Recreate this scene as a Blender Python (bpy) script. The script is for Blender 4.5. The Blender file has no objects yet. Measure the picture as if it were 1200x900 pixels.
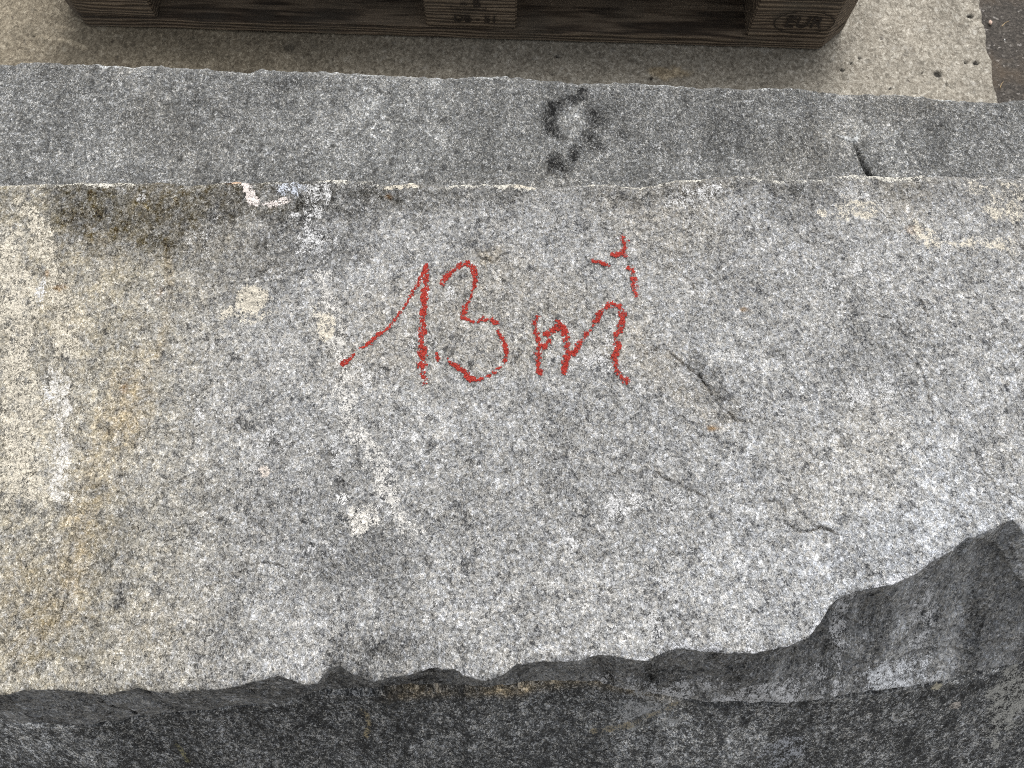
import bpy, bmesh, math, random
import numpy as np
random.seed(4)
scene = bpy.context.scene
C = scene.collection

# ------------------------------------------------------------------ camera
CAM_H = 1.02
TILT = math.radians(18.0)
cam_d = bpy.data.cameras.new('camera')
cam = bpy.data.objects.new('camera', cam_d)
C.objects.link(cam)
cam.location = (0, 0, CAM_H)
cam.rotation_euler = (TILT, 0, 0)
cam_d.sensor_width = 36.0
cam_d.lens = 27.0
cam_d.clip_start = 0.02
cam_d.clip_end = 500
cam_d.dof.use_dof = True
cam_d.dof.focus_distance = 0.64
cam_d.dof.aperture_fstop = 24.0
scene.camera = cam

# ------------------------------------------------------------------ light
SUN_EL, SUN_AZ = math.radians(50), math.radians(14)   # azimuth from +Y towards +X
w = bpy.data.worlds.new('World')
scene.world = w
w.use_nodes = True
nt = w.node_tree
sky = nt.nodes.new('ShaderNodeTexSky')
sky.sky_type = 'NISHITA'
sky.sun_disc = False
sky.sun_elevation = SUN_EL
sky.sun_rotation = SUN_AZ
sky.air_density = 1.0
sky.dust_density = 6.0
sky.ozone_density = 0.6
hs = nt.nodes.new('ShaderNodeHueSaturation')      # thin overcast: paler than a clear sky
hs.inputs['Saturation'].default_value = 0.12
nt.links.new(sky.outputs[0], hs.inputs['Color'])
nt.links.new(hs.outputs[0], nt.nodes['Background'].inputs[0])
nt.nodes['Background'].inputs[1].default_value = 0.15
sd = bpy.data.lights.new('sun', 'SUN')
sd.energy = 0.8
sd.angle = math.radians(60)
sd.color = (1.0, 0.975, 0.93)
sun = bpy.data.objects.new('sun', sd)
C.objects.link(sun)
sun.rotation_euler = (-(math.pi / 2 - SUN_EL), 0, -SUN_AZ)
scene.view_settings.view_transform = 'Standard'
scene.view_settings.look = 'None'
scene.view_settings.exposure = 0.27
scene.view_settings.gamma = 1.0
scene.cycles.use_denoising = False
scene.cycles.max_bounces = 5
scene.cycles.pixel_filter_type = 'BLACKMAN_HARRIS'
scene.cycles.filter_width = 1.0

# ------------------------------------------------------------------ helpers
F = 900.0
def at(px, py, z):
    """point of the horizontal plane at height z (metres) for a measured spot of the photo"""
    u = (np.asarray(px, float) - 600) / F
    v = (450 - np.asarray(py, float)) / F
    ct, st = math.cos(TILT), math.sin(TILT)
    dy = ct * v + st
    dz = st * v - ct
    k = (z - CAM_H) / dz
    return u * k, dy * k

def _h(ix, iy, iz, seed):
    n = (ix * 374761393 + iy * 668265263 + iz * 2147483647 + seed * 974634777) & 0xffffffff
    n = ((n ^ (n >> 13)) * 1274126177) & 0xffffffff
    n = ((n ^ (n >> 16)) * 2246822519) & 0xffffffff
    return ((n ^ (n >> 15)) & 0xffffff) / float(0xffffff)

def vn(x, y, z=0.0, seed=0):
    x, y, z = np.broadcast_arrays(np.asarray(x, float), np.asarray(y, float), np.asarray(z, float))
    fx, fy, fz = np.floor(x), np.floor(y), np.floor(z)
    ix, iy, iz = [a.astype(np.int64) + 100000 for a in (fx, fy, fz)]
    tx, ty, tz = x - fx, y - fy, z - fz
    tx, ty, tz = [t * t * t * (t * (t * 6 - 15) + 10) for t in (tx, ty, tz)]
    r = 0
    for a in (0, 1):
        for b in (0, 1):
            for c in (0, 1):
                wgt = (tx if a else 1 - tx) * (ty if b else 1 - ty) * (tz if c else 1 - tz)
                r = r + wgt * _h(ix + a, iy + b, iz + c, seed)
    return r * 2 - 1

def fbm(x, y, z=0.0, f=1.0, octv=4, seed=0, gain=0.5):
    s, a, tot = 0, 1.0, 0
    for k in range(octv):
        s = s + a * vn(x * f + 17.3 * k, y * f - 9.1 * k, np.asarray(z) * f + 3.7 * k, seed + k)
        tot += a
        a *= gain
        f *= 2.03
    return s / tot

def sstep(a, b, x):
    t = np.clip((x - a) / (b - a), 0, 1)
    return t * t * (3 - 2 * t)

def seg_dist(x, y, pts):
    """distance, signed side and arc parameter to a polyline"""
    best = np.full(x.shape, 1e9)
    side = np.zeros(x.shape)
    tt = np.zeros(x.shape)
    n = len(pts) - 1
    for i in range(n):
        ax, ay = pts[i]
        bx, by = pts[i + 1]
        dx, dy = bx - ax, by - ay
        L = dx * dx + dy * dy + 1e-12
        t = np.clip(((x - ax) * dx + (y - ay) * dy) / L, 0, 1)
        qx, qy = x - ax - t * dx, y - ay - t * dy
        d = np.sqrt(qx * qx + qy * qy)
        m = d < best
        best[m] = d[m]
        side[m] = np.sign(dx * qy - dy * qx)[m]
        tt[m] = ((i + t) / n)[m]
    return best, side, tt

def tag(o, label=None, cat=None, group=None, kind=None):
    if label: o['label'] = label
    if cat: o['category'] = cat
    if group: o['group'] = group
    if kind: o['kind'] = kind
    return o

def new_obj(name, me, mat=None, parent=None):
    o = bpy.data.objects.new(name, me)
    C.objects.link(o)
    if mat: me.materials.append(mat)
    if parent: o.parent = parent
    return o

def grid_mesh(name, co, quads, smooth=True):
    me = bpy.data.meshes.new(name)
    me.vertices.add(len(co))
    me.vertices.foreach_set('co', np.ascontiguousarray(co, dtype=np.float32).ravel())
    quads = np.ascontiguousarray(quads, dtype=np.int32)
    nq = len(quads)
    me.loops.add(nq * 4)
    me.loops.foreach_set('vertex_index', quads.ravel())
    me.polygons.add(nq)
    me.polygons.foreach_set('loop_start', np.arange(0, nq * 4, 4, dtype=np.int32))
    me.polygons.foreach_set('loop_total', np.full(nq, 4, dtype=np.int32))
    me.update(calc_edges=True)
    me.polygons.foreach_set('use_smooth', np.full(nq, smooth))
    return me

def set_attr(me, name, rgba):
    a = me.color_attributes.new(name, 'FLOAT_COLOR', 'POINT')
    a.data.foreach_set('color', np.ascontiguousarray(rgba, dtype=np.float32).ravel())

# ------------------------------------------------------------------ node helpers
class NB:
    def __init__(s, name):
        s.m = bpy.data.materials.new(name)
        s.m.use_nodes = True
        s.t = s.m.node_tree
        s.b = s.t.nodes['Principled BSDF']
    def n(s, typ, **kw):
        o = s.t.nodes.new('ShaderNode' + typ)
        for k, v in kw.items():
            setattr(o, k, v)
        return o
    def l(s, a, b): s.t.links.new(a, b)
    def math(s, op, a, b=None, c=None, clamp=False):
        o = s.n('Math', operation=op, use_clamp=clamp)
        for i, v in enumerate((a, b, c)):
            if v is None: continue
            if isinstance(v, (int, float)): o.inputs[i].default_value = v
            else: s.l(v, o.inputs[i])
        return o.outputs[0]
    def mix(s, fac, a, b, mode='MIX'):
        o = s.n('Mix', data_type='RGBA', blend_type=mode)
        for i, v in ((0, fac), (6, a), (7, b)):
            if isinstance(v, (int, float)): o.inputs[i].default_value = v
            elif isinstance(v, tuple): o.inputs[i].default_value = v + (1,)
            else: s.l(v, o.inputs[i])
        return o.outputs[2]
    def coord(s, scale=(1, 1, 1), warp=0, wscale=100, rot=(0, 0, 0)):
        tc = s.n('TexCoord')
        mp = s.n('Mapping')
        mp.inputs['Scale'].default_value = scale
        mp.inputs['Rotation'].default_value = rot
        s.l(tc.outputs['Object'], mp.inputs[0])
        v = mp.outputs[0]
        if warp:
            nz = s.noise(v, wscale, 2, out=1)
            sb = s.n('VectorMath', operation='SUBTRACT')
            s.l(nz, sb.inputs[0]); sb.inputs[1].default_value = (.5, .5, .5)
            sc = s.n('VectorMath', operation='SCALE'); s.l(sb.outputs[0], sc.inputs[0]); sc.inputs[3].default_value = warp
            ad = s.n('VectorMath', operation='ADD'); s.l(v, ad.inputs[0]); s.l(sc.outputs[0], ad.inputs[1])
            v = ad.outputs[0]
        return v
    def noise(s, v, scale, detail=3, rough=0.55, out=0):
        o = s.n('TexNoise')
        s.l(v, o.inputs['Vector'])
        o.inputs['Scale'].default_value = scale
        o.inputs['Detail'].default_value = detail
        o.inputs['Roughness'].default_value = rough
        return o.outputs[out]
    def voro(s, v, scale, feat='F1', out='Color'):
        o = s.n('TexVoronoi', feature=feat)
        s.l(v, o.inputs['Vector'])
        o.inputs['Scale'].default_value = scale
        return o.outputs[out]
    def ramp(s, fac, stops, interp='LINEAR'):
        o = s.n('ValToRGB')
        o.color_ramp.interpolation = interp
        e = o.color_ramp.elements
        while len(e) < len(stops): e.new(0.5)
        for k, (p, c) in enumerate(stops):
            e[k].position = p
            e[k].color = (c if isinstance(c, tuple) else (c, c, c)) + (1,)
        s.l(fac, o.inputs[0])
        return o.outputs[0]
    def sep(s, c, i):
        o = s.n('SeparateColor'); s.l(c, o.inputs[0]); return o.outputs[i]

def granite(name, grain=420, contrast=1.3, stops=None, clump=0.9, patch=0.45, bump=0.9, stretch=(1, 1, 1), attr=True, rough=0.85, fine_mix=0.36, bscale=1.0, rot=(0, 0, 0)):
    m = NB(name)
    v = m.coord(stretch, warp=0.0035, wscale=260, rot=rot)
    v0 = m.coord(stretch, rot=rot)
    r1 = m.sep(m.voro(v, grain), 0)
    r2 = m.sep(m.voro(v, grain * 2.1), 1)
    n60 = m.noise(v0, grain * 0.20, 4, 0.62)
    n15 = m.noise(m.coord((1.5, .42, .5), rot=(0, 0, .32), warp=.02, wscale=18), grain * 0.045, 5, 0.62)
    n35 = m.noise(m.coord((1.2, .6, .6), rot=(0, 0, .32)), grain * 0.45, 3, 0.6)
    r3 = m.sep(m.voro(v0, grain * 3.6), 0)
    base = m.math('ADD', m.math('MULTIPLY', r1, .98 - fine_mix - .30), m.math('MULTIPLY', r2, fine_mix))
    base = m.math('MULTIPLY_ADD', r3, .34, base)
    base = m.math('MULTIPLY_ADD', m.math('SUBTRACT', base, .5), contrast, .5)
    r0 = m.sep(m.voro(v, grain * .45), 0)
    big = m.ramp(r0, [(0.0, .2), (.14, .5), (.84, .5), (1.0, .82)])
    x = m.math('MULTIPLY_ADD', m.math('SUBTRACT', n60, 0.5), clump, m.math('ADD', base, m.math('MULTIPLY', m.math('SUBTRACT', big, .5), .6)))
    x = m.math('MULTIPLY_ADD', m.math('SUBTRACT', n35, 0.5), clump * .6, x)
    x = m.math('MULTIPLY_ADD', m.math('SUBTRACT', n15, 0.5), patch, x)
    clot = m.ramp(m.noise(m.coord((1, .8, .4), warp=.006, wscale=120), grain * .13, 4, .6), [(.57, 0.0), (.70, 1.0)])
    x = m.math('MULTIPLY_ADD', clot, -.24, x)
    col = m.ramp(x, stops)
    # slight per grain hue: bluish quartz, warm feldspar
    hue = m.ramp(m.sep(m.voro(v, grain * 0.8), 2), [(0.0, (0.95, 0.98, 1.05)), (0.5, (1, 1, 1)), (1.0, (1.04, 1.0, 0.94))])
    col = m.mix(0.75, col, hue, 'MULTIPLY')
    if attr:
        t = m.n('Attribute', attribute_name='tint')
        q = m.n('Attribute', attribute_name='vein')
        f = m.math('MULTIPLY_ADD', m.math('SUBTRACT', n60, .5), 2.6, m.math('MULTIPLY_ADD', base, -.9, 1.45))
        f = m.math('MINIMUM', m.math('MAXIMUM', f, .25), 1.6)
        tm = m.mix(f, (1.0, 1.0, 1.0), t.outputs['Color'])
        tm.node.clamp_factor = False
        col = m.mix(1.0, col, tm, 'MULTIPLY')
        # veins: broken by the grain
        qn = m.math('ADD', m.math('MULTIPLY', m.math('SUBTRACT', base, .5), .95), m.math('MULTIPLY', m.math('SUBTRACT', n60, .5), 1.9))
        qa = m.math('ADD', q.outputs['Alpha'], qn)
        qa = m.math('MULTIPLY', m.ramp(qa, [(0.36, 0.0), (0.70, 1.0)]), m.ramp(q.outputs['Alpha'], [(0.03, 0.0), (0.2, 1.0)]))
        vc = m.mix(1.0, q.outputs['Color'], m.ramp(base, [(0.1, .55), (.5, .92), (.9, 1.15)]), 'MULTIPLY')
        col = m.mix(qa, col, vc)
    m.l(col, m.b.inputs['Base Color'])
    m.b.inputs['Roughness'].default_value = rough
    m.b.inputs['Specular IOR Level'].default_value = 0.3
    hb = m.math('ADD', m.math('MULTIPLY', m.noise(v0, grain * 0.55, 3, 0.6), 1.0),
                m.math('MULTIPLY', m.noise(v0, grain * 0.14, 3, 0.6), 1.6))
    hb = m.math('ADD', hb, m.math('MULTIPLY', r1, 0.25))
    bp = m.n('Bump')
    bp.inputs['Strength'].default_value = bump
    bp.inputs['Distance'].default_value = 0.0028 * bscale
    m.l(hb, bp.inputs['Height'])
    m.l(bp.outputs[0], m.b.inputs['Normal'])
    return m.m

# ------------------------------------------------------------------ stone slabs (swept, displaced solids)
def curve(pts, z, seed, amp=0.0012, f=120):
    """edge curve y(x) on the plane z from measured spots"""
    px = np.array([p[0] for p in pts], float)
    py = np.array([p[1] for p in pts], float)
    X, Y = at(px, py, z)
    def fn(x):
        y = np.interp(x, X, Y)
        return y + amp * 1.3 * fbm(x, 0 * x, 0, f, 4, seed, 0.65) - amp * 1.3 * (np.abs(fbm(x, 0 * x, 0, f * .5, 3, seed + 50, 0.6)) - .2)
    return fn

def xs_range(lo, hi, vis, fine, coarse):
    a = np.arange(lo, -vis, coarse)
    b = np.arange(-vis, vis, fine)
    c = np.arange(vis, hi + coarse * .5, coarse)
    return np.concatenate([a, b, c])

def sweep(xs, rows):
    """rows: list of (Y, Z) arrays over xs, forming a closed profile loop"""
    n, k = len(xs), len(rows)
    co = np.zeros((k, n, 3))
    for i, (Y, Z) in enumerate(rows):
        co[i, :, 0] = xs; co[i, :, 1] = Y; co[i, :, 2] = Z
    idx = np.arange(k * n).reshape(k, n)
    a = idx; b = np.roll(idx, -1, axis=0)
    q = np.stack([a[:, :-1], b[:, :-1], b[:, 1:], a[:, 1:]], -1).reshape(-1, 4)
    return co, q, idx

def add_caps(me, idx):
    bm = bmesh.new(); bm.from_mesh(me)
    vl = list(bm.verts)
    k = idx.shape[0]
    step = max(1, k // 60)
    for col, rev in ((0, False), (-1, True)):
        ring = [vl[i] for i in idx[:, col]]
        cen = sum((v.co for v in ring), ring[0].co.copy() * 0) / len(ring)
        c = bm.verts.new(cen)
        for i in range(k):
            a, b = ring[i], ring[(i + 1) % k]
            try:
                bm.faces.new((a, b, c) if rev else (b, a, c))
            except ValueError:
                pass
    bm.to_mesh(me); bm.free()

# --- measured outlines (photo units)
MAIN_FRONT = [(-150, 822), (-60, 815), (0, 814), (30, 809), (45, 807), (75, 808.5), (101, 813), (124, 814), (146, 809), (161, 806), (180, 812), (210, 810), (247, 809.5), (277, 805),
    (300, 798), (319, 794), (337, 796), (356, 803), (371, 799), (378, 790), (386, 782), (397, 781), (412, 791), (437, 798), (464, 793), (486, 788), (512, 783), (531, 784),
    (550, 794), (572, 798), (591, 790), (606, 778), (625, 777), (662, 775), (677, 773), (707, 767.5), (726, 771), (760, 774), (775, 767), (794, 761), (831, 763),
    (871, 766.7), (907, 761), (931, 754), (947, 747), (960, 731), (971, 713), (981, 703), (999, 694), (1020, 689.5), (1049, 686), (1067, 676), (1084, 665), (1109, 649),
    (1131, 633), (1148, 626), (1170, 615), (1186, 608), (1191, 614), (1200, 626), (1230, 645), (1300, 660), (1450, 690)]
MAIN_BASE = [(-150, 838), (0, 842), (50, 846), (100, 849), (150, 844), (157, 839), (210, 833), (262, 829), (300, 824), (337, 822), (375, 811), (412, 803), (450, 801), (500, 799), (575, 803),
    (600, 802), (650, 796), (700, 796), (730, 804), (760, 809), (800, 817), (835, 823), (889, 822), (942, 818), (992, 815), (1013, 811), (1067, 802), (1106, 797),
    (1138, 788), (1177, 781), (1200, 772), (1300, 760), (1450, 745)]
MAIN_BACK = [(-150, 219), (0, 217), (50, 216), (130, 214), (180, 213), (230, 216), (270, 213), (290, 213), (340, 211), (400, 210), (430, 212), (455, 217), (470, 214), (500, 213), (560, 216), (620, 217),
    (660, 215), (720, 213), (750, 217), (770, 214), (790, 209), (850, 206), (880, 205), (915, 209), (940, 209), (1000, 204), (1060, 207), (1130, 205), (1200, 204), (1450, 203)]
BACK_EDGE = [(-150, 62), (0, 70), (16, 71), (20, 68), (100, 71), (155, 72), (165, 70), (240, 76), (290, 81), (303, 76), (340, 77), (420, 80), (500, 84), (600, 87), (700, 91), (790, 94), (900, 99),
    (940, 99), (960, 104), (1040, 108), (1085, 107), (1100, 111), (1150, 113), (1200, 112), (1350, 118)]
ZT, ZM = 0.41, 0.25

main_back = curve(MAIN_BACK, ZT, 3, 0.0012)
main_front = curve(MAIN_FRONT, ZT, 5, 0.0012)
main_base = curve(MAIN_BASE, ZM, 7, 0.0006, 60)
back_back = curve(BACK_EDGE, ZM, 9, 0.0016)

CRACKS = [  # (points in photo units, depth mm, step mm, width mm)
    ([(756, 415), (775, 405), (800, 425), (822, 442), (838, 470), (862, 492), (885, 497)], .8, .7, 1.3),
    ([(740, 540), (762, 542), (780, 562), (800, 572), (825, 582)], 1.0, .6, .9),
    ([(893, 588), (910, 586), (921, 598), (920, 612), (933, 622), (950, 622), (962, 616), (985, 628)], 1.6, 1.2, .9),
    ([(925, 572), (932, 590), (948, 612), (970, 622)], 1.0, .7, .7),
    ([(1003, 370), (1015, 369), (1030, 373), (1043, 374)], 1.0, .6, .7),
    ([(1075, 350), (1082, 362), (1086, 372)], 1.0, .5, .7),
    ([(1057, 410), (1062, 418), (1075, 428), (1080, 440), (1084, 452), (1090, 475), (1100, 500)], 1.0, .6, .8),
    ([(555, 288), (560, 300), (577, 309), (590, 299), (597, 297)], 1.2, 1.0, .8),
    ([(930, 268), (940, 280), (953, 288)], .9, .5, .7),
    ([(830, 600), (838, 612), (842, 622)], .9, .5, .7),
    ([(800, 322), (812, 330), (815, 338)], .8, .4, .7),
    ([(82, 460), (84, 478), (88, 490), (98, 470), (92, 460)], .8, .5, .7),
    ([(400, 540), (404, 575), (418, 600)], .7, .5, .9),
    ([(300, 660), (312, 658), (330, 664)], .8, .5, .7),
    ([(1140, 520), (1148, 545), (1160, 560)], .8, .5, .7),
    ([(720, 150), (721, 160), (722, 161)], .1, .1, .5),
    ([(240, 690), (262, 680), (285, 668)], .7, .4, .7),
]
CRACKS_W = [([tuple(float(c) for c in at(px, py, ZT)) for px, py in pts], d, s, w_) for pts, d, s, w_ in CRACKS]

def main_height(x, y):
    """relief of the cloven top, metres"""
    h = 0.0040 * fbm(x, y, 0, 6, 3, 21)
    h += 0.0024 * fbm(x, y, 0, 26, 4, 31, 0.55)
    # layered scarps: terraces of cleavage
    t = fbm(x, y, 0, 9, 4, 51, 0.5) * 6
    fr = t - np.floor(t)
    h += 0.0009 * (np.floor(t) + sstep(0.86, 1.0, fr)) * sstep(-.2, .35, fbm(x, y, 0, 7, 2, 61))
    h += 0.0009 * fbm(x, y, 0, 110, 4, 71, 0.62)
    wx = x + 0.0016 * fbm(x, y, 0, 150, 3, 5)
    wy = y + 0.0016 * fbm(x, y, 0, 150, 3, 6)
    for pts, dep, stp, wd in CRACKS_W:
        xs_ = [p[0] for p in pts]; ys_ = [p[1] for p in pts]
        m = (x > min(xs_) - .03) & (x < max(xs_) + .03) & (y > min(ys_) - .03) & (y < max(ys_) + .03)
        if not m.any(): continue
        d, s, t = seg_dist(wx[m], wy[m], pts)
        fade = sstep(0, .12, t) * sstep(1, .88, t) * .8 + .2
        h[m] += -dep * .7e-3 * np.exp(-(d / (wd * 1e-3)) ** 2) * fade
        h[m] += stp * 1e-3 * s * sstep(0.022, 0.0, d) * fade * 0.5
    return h

def blob(x, y, px, py, rx, ry, z=ZT, rot=0.0, seed=0, wob=0.5, soft=0.35):
    """irregular patch, measured spot and radii (photo units)"""
    cx, cy = at(px, py, z)
    k = (CAM_H - z) / 0.95 / F
    dx, dy = (x - cx) / (rx * k), (y - cy) / (ry * k)
    r = math.radians(rot)
    u, v = dx * math.cos(r) + dy * math.sin(r) * ry / rx, -dx * math.sin(r) * rx / ry + dy * math.cos(r)
    d = np.sqrt(u * u + v * v) + wob * fbm(x, y, 0, 90, 4, 300 + seed, 0.6)
    return sstep(1 + soft, 1 - soft, d)

def streak(x, y, pts, wpx, z=ZT, seed=0, wob=0.6):
    P = [tuple(float(c) for c in at(px, py, z)) for px, py in pts]
    k = (CAM_H - z) / 0.95 / F
    d, s, t = seg_dist(x, y, P)
    d = d / (wpx * k) + wob * fbm(x, y, 0, 80, 4, 400 + seed, 0.6)
    return sstep(1.3, 0.4, d) * sstep(0, .1, t) * sstep(1, .9, t)

def lerp(c, m, col):
    return c * (1 - m[:, None]) + np.array(col)[None] * m[:, None]

def main_tint(x, y, z, part):
    n = len(x)
    tint = np.ones((n, 3))
    vein = np.ones((n, 4)); vein[:, :3] = (0.66, 0.62, 0.55); vein[:, 3] = 0
    top = part == 1
    big = fbm(x, y, 0, 5, 4, 81)
    med = fbm(x, y, 0, 22, 4, 91, .6)
    warmx = sstep(-0.16, -0.38, x + 0.05 * big)
    tint = tint * (1 + 0.12 * big + 0.12 * med + .08 * fbm(x, y, 0, 70, 3, 92, .6))[:, None]
    # warm buff weathering towards the left end, cool toward right front
    tint = tint * lerp(np.ones((n, 3)), warmx, (1.10, 1.03, 0.88))
    wm = sstep(0.0, .5, fbm(x, y, 0, 8, 4, 95)) * .5
    tint = tint * lerp(np.ones((n, 3)), wm, (1.04, 0.98, 0.88))
    far_r = sstep(0.02, 0.36, x) * sstep(0.28, 0.02, y)
    tint = tint * (1 + 0.16 * far_r)[:, None] * lerp(np.ones((n, 3)), far_r, (0.97, 1.0, 1.05))
    # darker band along the back edge
    bx = x
    dist = main_back(bx) - y
    prof = np.interp(x, *[np.array(a) for a in zip(*[(float(at(p, 230, ZT)[0]), q) for p, q in
        [(-100, .45), (40, .30), (70, .95), (180, .9), (330, 1.0), (450, .9), (560, .6), (700, .5), (800, .55), (930, .6), (1060, .45), (1200, .4)]])])
    bw = np.interp(x, *[np.array(a) for a in zip(*[(float(at(p, 230, ZT)[0]), q) for p, q in
        [(-100, .03), (60, .05), (200, .075), (330, .07), (500, .045), (700, .03), (900, .03), (1200, .04)]])])
    band = sstep(1.0, .45, dist / bw + .55 * fbm(x, y, 0, 26, 4, 97)) * prof
    tint = tint * lerp(np.ones((n, 3)), band, (0.36, 0.355, 0.34))
    dk = [(130, 275, 80, 30, 0, .35), (420, 660, 50, 45, 20, .24), (470, 760, 55, 22, 0, .3), (360, 290, 60, 40, 0, .35), (130, 640, 26, 60, 10, .22),
          (265, 300, 45, 60, 0, .22), (60, 750, 60, 30, 0, .2), (420, 770, 40, 22, 0, .35), (345, 560, 40, 60, 0, .12), (850, 465, 10, 9, 0, .5), (905, 415, 12, 10, 20, .45),
          (305, 610, 8, 6, 0, .4), (390, 535, 9, 12, 0, .5), (398, 565, 7, 9, 0, .5), (590, 545, 14, 8, 0, .25), (250, 580, 16, 12, 0, .2), (120, 575, 14, 14, 0, .3), (290, 662, 12, 8, 0, .4),
          (1050, 420, 60, 50, 0, .12), (1110, 235, 30, 22, 0, .3), (930, 240, 40, 22, 0, .3), (830, 440, 34, 12, -55, .35), (990, 520, 7, 7, 0, .35), (350, 265, 30, 18, 0, .3)]
    for i, (px, py, rx, ry, ro, a) in enumerate(dk):
        tint = tint * (1 - a * blob(x, y, px, py, rx, ry, seed=i, rot=ro, wob=.9))[:, None]
    lt = [(30, 300, 40, 90, 0, .3), (60, 480, 50, 40, 0, .3), (50, 560, 45, 40, 0, .28), (740, 700, 200, 60, 0, .10), (1050, 560, 110, 60, 0, .12), (510, 500, 90, 70, 0, .12), (900, 425, 20, 12, -40, .35), (845, 410, 18, 12, 0, .3),
          (930, 390, 60, 12, 0, .15), (480, 470, 60, 18, -30, .15), (640, 400, 90, 40, 0, .1)]
    for i, (px, py, rx, ry, ro, a) in enumerate(lt):
        tint = tint * (1 + a * blob(x, y, px, py, rx, ry, seed=40 + i, rot=ro, wob=.9, soft=.6))[:, None]
    # ochre runs
    for i, (pts, wd, a) in enumerate([([(150, 420), (150, 480), (120, 540), (100, 600), (92, 640), (75, 700), (70, 760)], 30, .55), ([(198, 280), (200, 340), (190, 400), (185, 440)], 6, .6),
                                      ([(165, 400), (160, 460), (140, 520)], 22, .4), ([(30, 640), (20, 720), (35, 790)], 26, .45), ([(80, 240), (110, 270), (130, 290)], 14, .3),
                                      ([(700, 395), (775, 430), (835, 480), (860, 500)], 26, .35), ([(560, 300), (590, 300)], 12, .4), ([(100, 590), (90, 660), (80, 700)], 10, .45)]):
        tint = tint * lerp(np.ones((n, 3)), a * streak(x, y, pts, wd, seed=i, wob=.9), (.98, 0.90, 0.77))
    for i, (px, py, rx, ry, a) in enumerate([(57, 322, 5, 5, .9), (70, 338, 9, 4, .9), (147, 456, 4, 6, .7), (188, 343, 4, 6, .6), (835, 502, 7, 4, .9), (872, 362, 5, 3, .7), (275, 214, 14, 3, .8), (456, 232, 4, 4, .9), (1072, 270, 8, 6, .5)]):
        tint = tint * lerp(np.ones((n, 3)), a * blob(x, y, px, py, rx, ry, seed=70 + i, wob=1.0, soft=.6), (.92, 0.68, 0.46))
    # crack dirt
    wx = x + 0.0016 * fbm(x, y, 0, 150, 3, 5)
    wy = y + 0.0016 * fbm(x, y, 0, 150, 3, 6)
    for pts, dep, stp, wd in CRACKS_W:
        xs_ = [p[0] for p in pts]; ys_ = [p[1] for p in pts]
        m = (x > min(xs_) - .02) & (x < max(xs_) + .02) & (y > min(ys_) - .02) & (y < max(ys_) + .02) & top
        if not m.any(): continue
        d, s, t = seg_dist(wx[m], wy[m], pts)
        a = np.exp(-(d / (wd * 1.0e-3)) ** 2) * .62 * min(1.0, dep * 1.1) * (0.7 + 0.6 * vn(x[m] * 60, y[m] * 60, 0, 8))
        tint[m] *= (1 - np.clip(a, 0, .9))[:, None] ** np.array([1, 1.05, 1.12])[None]
    # veins and quartz knots
    V = np.zeros(n)
    cream, pink, white = (0.66, 0.61, 0.51), (0.78, 0.71, 0.67), (0.76, 0.76, 0.76)
    vc = np.tile(np.array(cream), (n, 1))
    def addv(m_, col):
        nonlocal V, vc
        k = m_ > V
        vc[k] = col
        V = np.maximum(V, m_)
    addv(.78 * blob(x, y, 297, 352, 21, 18, seed=101), cream)
    addv(.5 * blob(x, y, 290, 368, 30, 12, seed=102), cream)
    addv(.66 * blob(x, y, 384, 382, 12, 20, seed=103), cream)
    addv(.45 * blob(x, y, 372, 362, 6, 12, seed=104), cream)
    addv(.68 * streak(x, y, [(280, 206), (288, 216), (294, 228), (300, 242)], 7, seed=20, wob=.9), pink)
    addv(.62 * streak(x, y, [(292, 232), (304, 240), (320, 240), (334, 236), (342, 230)], 5, seed=21, wob=1.1), pink)
    addv(.55 * blob(x, y, 338, 222, 18, 12, seed=115, wob=.9), (.62, .66, .74))
    addv(.8 * blob(x, y, 276, 213, 10, 3, seed=116, wob=.9), (.72, .5, .34))
    addv(.6 * blob(x, y, 470, 218, 22, 7, seed=117, wob=.9), cream)
    addv(.55 * blob(x, y, 612, 219, 20, 5, seed=118, wob=.9), cream)
    addv(.55 * blob(x, y, 347, 252, 8, 5, seed=105, wob=.7), white)
    addv(.66 * blob(x, y, 403, 585, 8, 7, seed=106, wob=.5), (0.85, 0.84, 0.82))
    addv(.5 * blob(x, y, 425, 608, 20, 16, seed=107, wob=.8), (0.75, 0.72, 0.66))
    addv(.8 * blob(x, y, 310, 553, 7, 7, seed=108, wob=.2), (0.62, 0.56, 0.50))
    addv(.55 * blob(x, y, 1003, 245, 26, 13, seed=109, wob=1.1, soft=.6), cream)
    addv(.6 * blob(x, y, 963, 250, 6, 5, seed=110), cream)
    addv(.44 * streak(x, y, [(1062, 270), (1082, 276), (1100, 284), (1125, 285), (1150, 287), (1210, 284)], 14, seed=22, wob=1.1), cream)
    addv(.3 * streak(x, y, [(1120, 215), (1190, 225), (1230, 225)], 14, seed=23), cream)
    addv(.5 * blob(x, y, 1175, 245, 26, 16, seed=111, wob=.9), cream)
    addv(.46 * streak(x, y, [(15, 225), (40, 250), (55, 300), (75, 345), (80, 410), (82, 430)], 15, seed=24, wob=1.0), cream)
    addv(.55 * streak(x, y, [(0, 250), (20, 380), (25, 480), (40, 620)], 30, seed=25, wob=.9), cream)
    addv(.50 * streak(x, y, [(45, 440), (70, 450), (75, 500), (68, 560), (78, 600)], 14, seed=26, wob=.9), (0.72, 0.70, 0.66))
    addv(.46 * streak(x, y, [(402, 440), (412, 500), (445, 550), (470, 600), (500, 640)], 14, seed=27, wob=.8), (0.68, 0.66, 0.62))
    addv(.46 * streak(x, y, [(375, 310), (385, 350), (400, 420), (405, 470)], 13, seed=28, wob=.8), (0.68, 0.66, 0.62))
    addv(.42 * streak(x, y, [(780, 230), (800, 235), (850, 215)], 14, seed=29, wob=.9), (0.7, 0.7, 0.7))
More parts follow.
